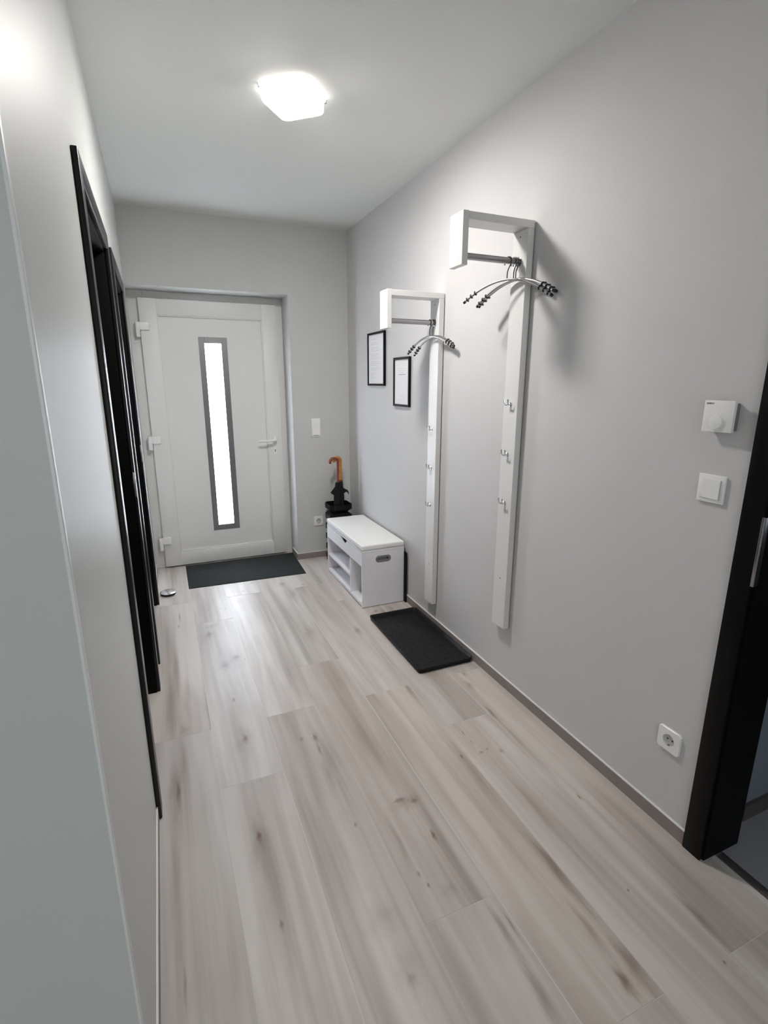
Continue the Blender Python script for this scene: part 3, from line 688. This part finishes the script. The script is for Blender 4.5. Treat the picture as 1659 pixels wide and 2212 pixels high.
def umbrella(x, y_, hookdir, r_hook, ztop, wood, label, body_r, lean):
    Um = tag(empty('umbrella', (x, y_, 0.0)), label, 'umbrella')
    zt = 0.685
    q = MB(); pts = []; cx_ = -r_hook
    pts = [(0, 0, zt - 0.02), (0, 0, zt + 0.06), (0, 0, ztop - r_hook)]
    for i in range(1, 13):
        t = math.radians(195) * i / 12; pts.append((hookdir[0] * (r_hook - r_hook * math.cos(t)), hookdir[1] * (r_hook - r_hook * math.cos(t)), ztop - r_hook + r_hook * math.sin(t)))
    q.tube([(p[0] + lean * (p[2] - 0.4), p[1], p[2]) for p in pts], [0.0122] * 3 + [0.0128] * 12, 16); q.build('handle', wood, Um)
    # furled cloth: pleated body that widens downwards and then tapers to the tip
    q = MB(); rings = []; n = 32
    prof = [(zt, 0.016), (zt - 0.02, 0.021), (zt - 0.08, 0.025), (zt - 0.13, 0.032), (zt - 0.2, 0.031), (zt - 0.4, 0.024), (zt - 0.58, 0.013), (zt - 0.63, 0.006)]
    for (z, r) in prof:
        rings.append([q.bm.verts.new(((r * body_r) * (1 + 0.13 * math.cos(8 * 2 * PI * k / n + z * 9)) * math.cos(2 * PI * k / n) + lean * (z - 0.4), (r * body_r) * (1 + 0.13 * math.cos(8 * 2 * PI * k / n + z * 9)) * math.sin(2 * PI * k / n), z)) for k in range(n)])
    for a, b in zip(rings, rings[1:]):
        for k in range(n): q.bm.faces.new((a[k], a[(k + 1) % n], b[(k + 1) % n], b[k]))
    q.bm.faces.new(rings[0]); q.bm.faces.new(rings[-1]); bd = q.build('canopy', M_cloth, Um)
    q = MB(); q.tube([(lean * (0.055 - .4), 0, 0.06), (lean * (0.014 - .4), 0, 0.0135)], 0.004, 10); q.build('tip', M_steel, Um)
    q = MB(); q.tube([(lean * (zt + .002 - .4), 0, zt - 0.004), (lean * (zt + .002 - .4), 0, zt + 0.008)], 0.0150, 16); q.build('collar', M_wood1, Um)
    return Um, zt
u1, zt = umbrella(-0.181, -0.179, (-1, 0), 0.033, 0.877, M_wood1, 'black umbrella with red-brown crook handle, left of the pair in the stand', 0.84, 0.03)
q = MB(); q.poly([(0, 0), (-0.045, -0.055), (-0.02, -0.075), (0.0, -0.09)], 0.003, Matrix.Translation((-0.012, -0.012, zt - 0.03)) @ Matrix.Rotation(PI / 2, 4, 'X')); q.build('loose_flap', M_cloth, u1, smooth=False)
u2, zt = umbrella(-0.134, -0.136, (-0.90, 0.20), 0.030, 0.877, M_wood2, 'black umbrella with honey coloured crook handle, right of the pair', 0.84, 0.01)
q = MB(); q.poly([(0, 0), (0.030, -0.022), (0.048, -0.030), (0.060, -0.052), (0.058, -0.074), (0.050, -0.055), (0.040, -0.045), (0.02, -0.055), (0.0, -0.075)], 0.003, Matrix.Translation((0.008, -0.014, zt - 0.05)) @ Matrix.Rotation(PI / 2, 4, 'X')); q.build('closing_strap', M_cloth, u2, smooth=False)

# ------------------------------------------------------------------ mat, tray, door stop
q = MB(); q.poly([(-1.378, -0.325), (-0.505, -0.350), (-0.484, 0.188), (-1.376, 0.192)], 0.0045); dm = q.build('door_mat', M_mat, smooth=False)
tag(origin(dm, (-0.95, -0.07, 0)), 'flat charcoal door mat in front of the front door', 'mat')

q = MB(); x0, x1, y0, y1 = -0.345, -0.0125, -2.003, -1.300
def rr2(ins, r): 
    a, b = (x1 - x0) / 2 - ins, (y1 - y0) / 2 - ins
    return [((x0 + x1) / 2 + p[0], (y0 + y1) / 2 + p[1]) for p in rrect(a, b, r, 5)]
bm = bmesh.new(); RG = []
for (ins, r, z) in ((0.006, 0.016, 0.0), (0.002, 0.020, 0.020), (0.0, 0.022, 0.022), (0.0, 0.022, 0.0265), (0.004, 0.018, 0.027), (0.008, 0.016, 0.024), (0.016, 0.012, 0.0045)):
    RG.append([bm.verts.new((p[0], p[1], z)) for p in rr2(ins, r)])
for a, b in zip(RG, RG[1:]):
    for i in range(len(a)): bm.faces.new((a[i], a[(i + 1) % len(a)], b[(i + 1) % len(a)], b[i]))
bm.faces.new(RG[0][::-1]); bm.faces.new(RG[-1]); q.add(bm); tray = q.build('boot_tray', M_tray)
tag(tray, 'black plastic boot tray with raised rim under the coat racks', 'tray')
q = MB()
for i in range(7):
    for j in range(15):
        cx_ = x0 + 0.035 + i * (x1 - x0 - 0.07) / 6; cy_ = y0 + 0.035 + j * (y1 - y0 - 0.07) / 14
        q.box(cx_ - 0.014, cx_ + 0.014, cy_ - 0.0022, cy_ + 0.0022, 0.0044, 0.0062, 0.0006, 1) if (i + j) % 2 else q.box(cx_ - 0.0022, cx_ + 0.0022, cy_ - 0.014, cy_ + 0.014, 0.0044, 0.0062, 0.0006, 1)
r_ = q.build('tread_ribs', M_tray, tray, smooth=False); r_['kind'] = 'stuff'

ds = tag(empty('door_stop', (-1.519, -0.372, 0.0)), 'domed chrome door stop on the floor by the left wall', 'door stop')
q = MB(); q.lathe([(0, 0), (0.046, 0), (0.050, 0.003), (0.050, 0.012), (0.044, 0.0145), (0, 0.0145)], (0, 0, 0)); q.build('base', M_rub, ds)
q = MB(); q.lathe([(0.0, 0.0145), (0.050, 0.0145), (0.053, 0.018), (0.053, 0.021), (0.040, 0.028), (0.020, 0.033), (0, 0.0345)], (0, 0, 0)); q.build('dome', M_chrome, ds)
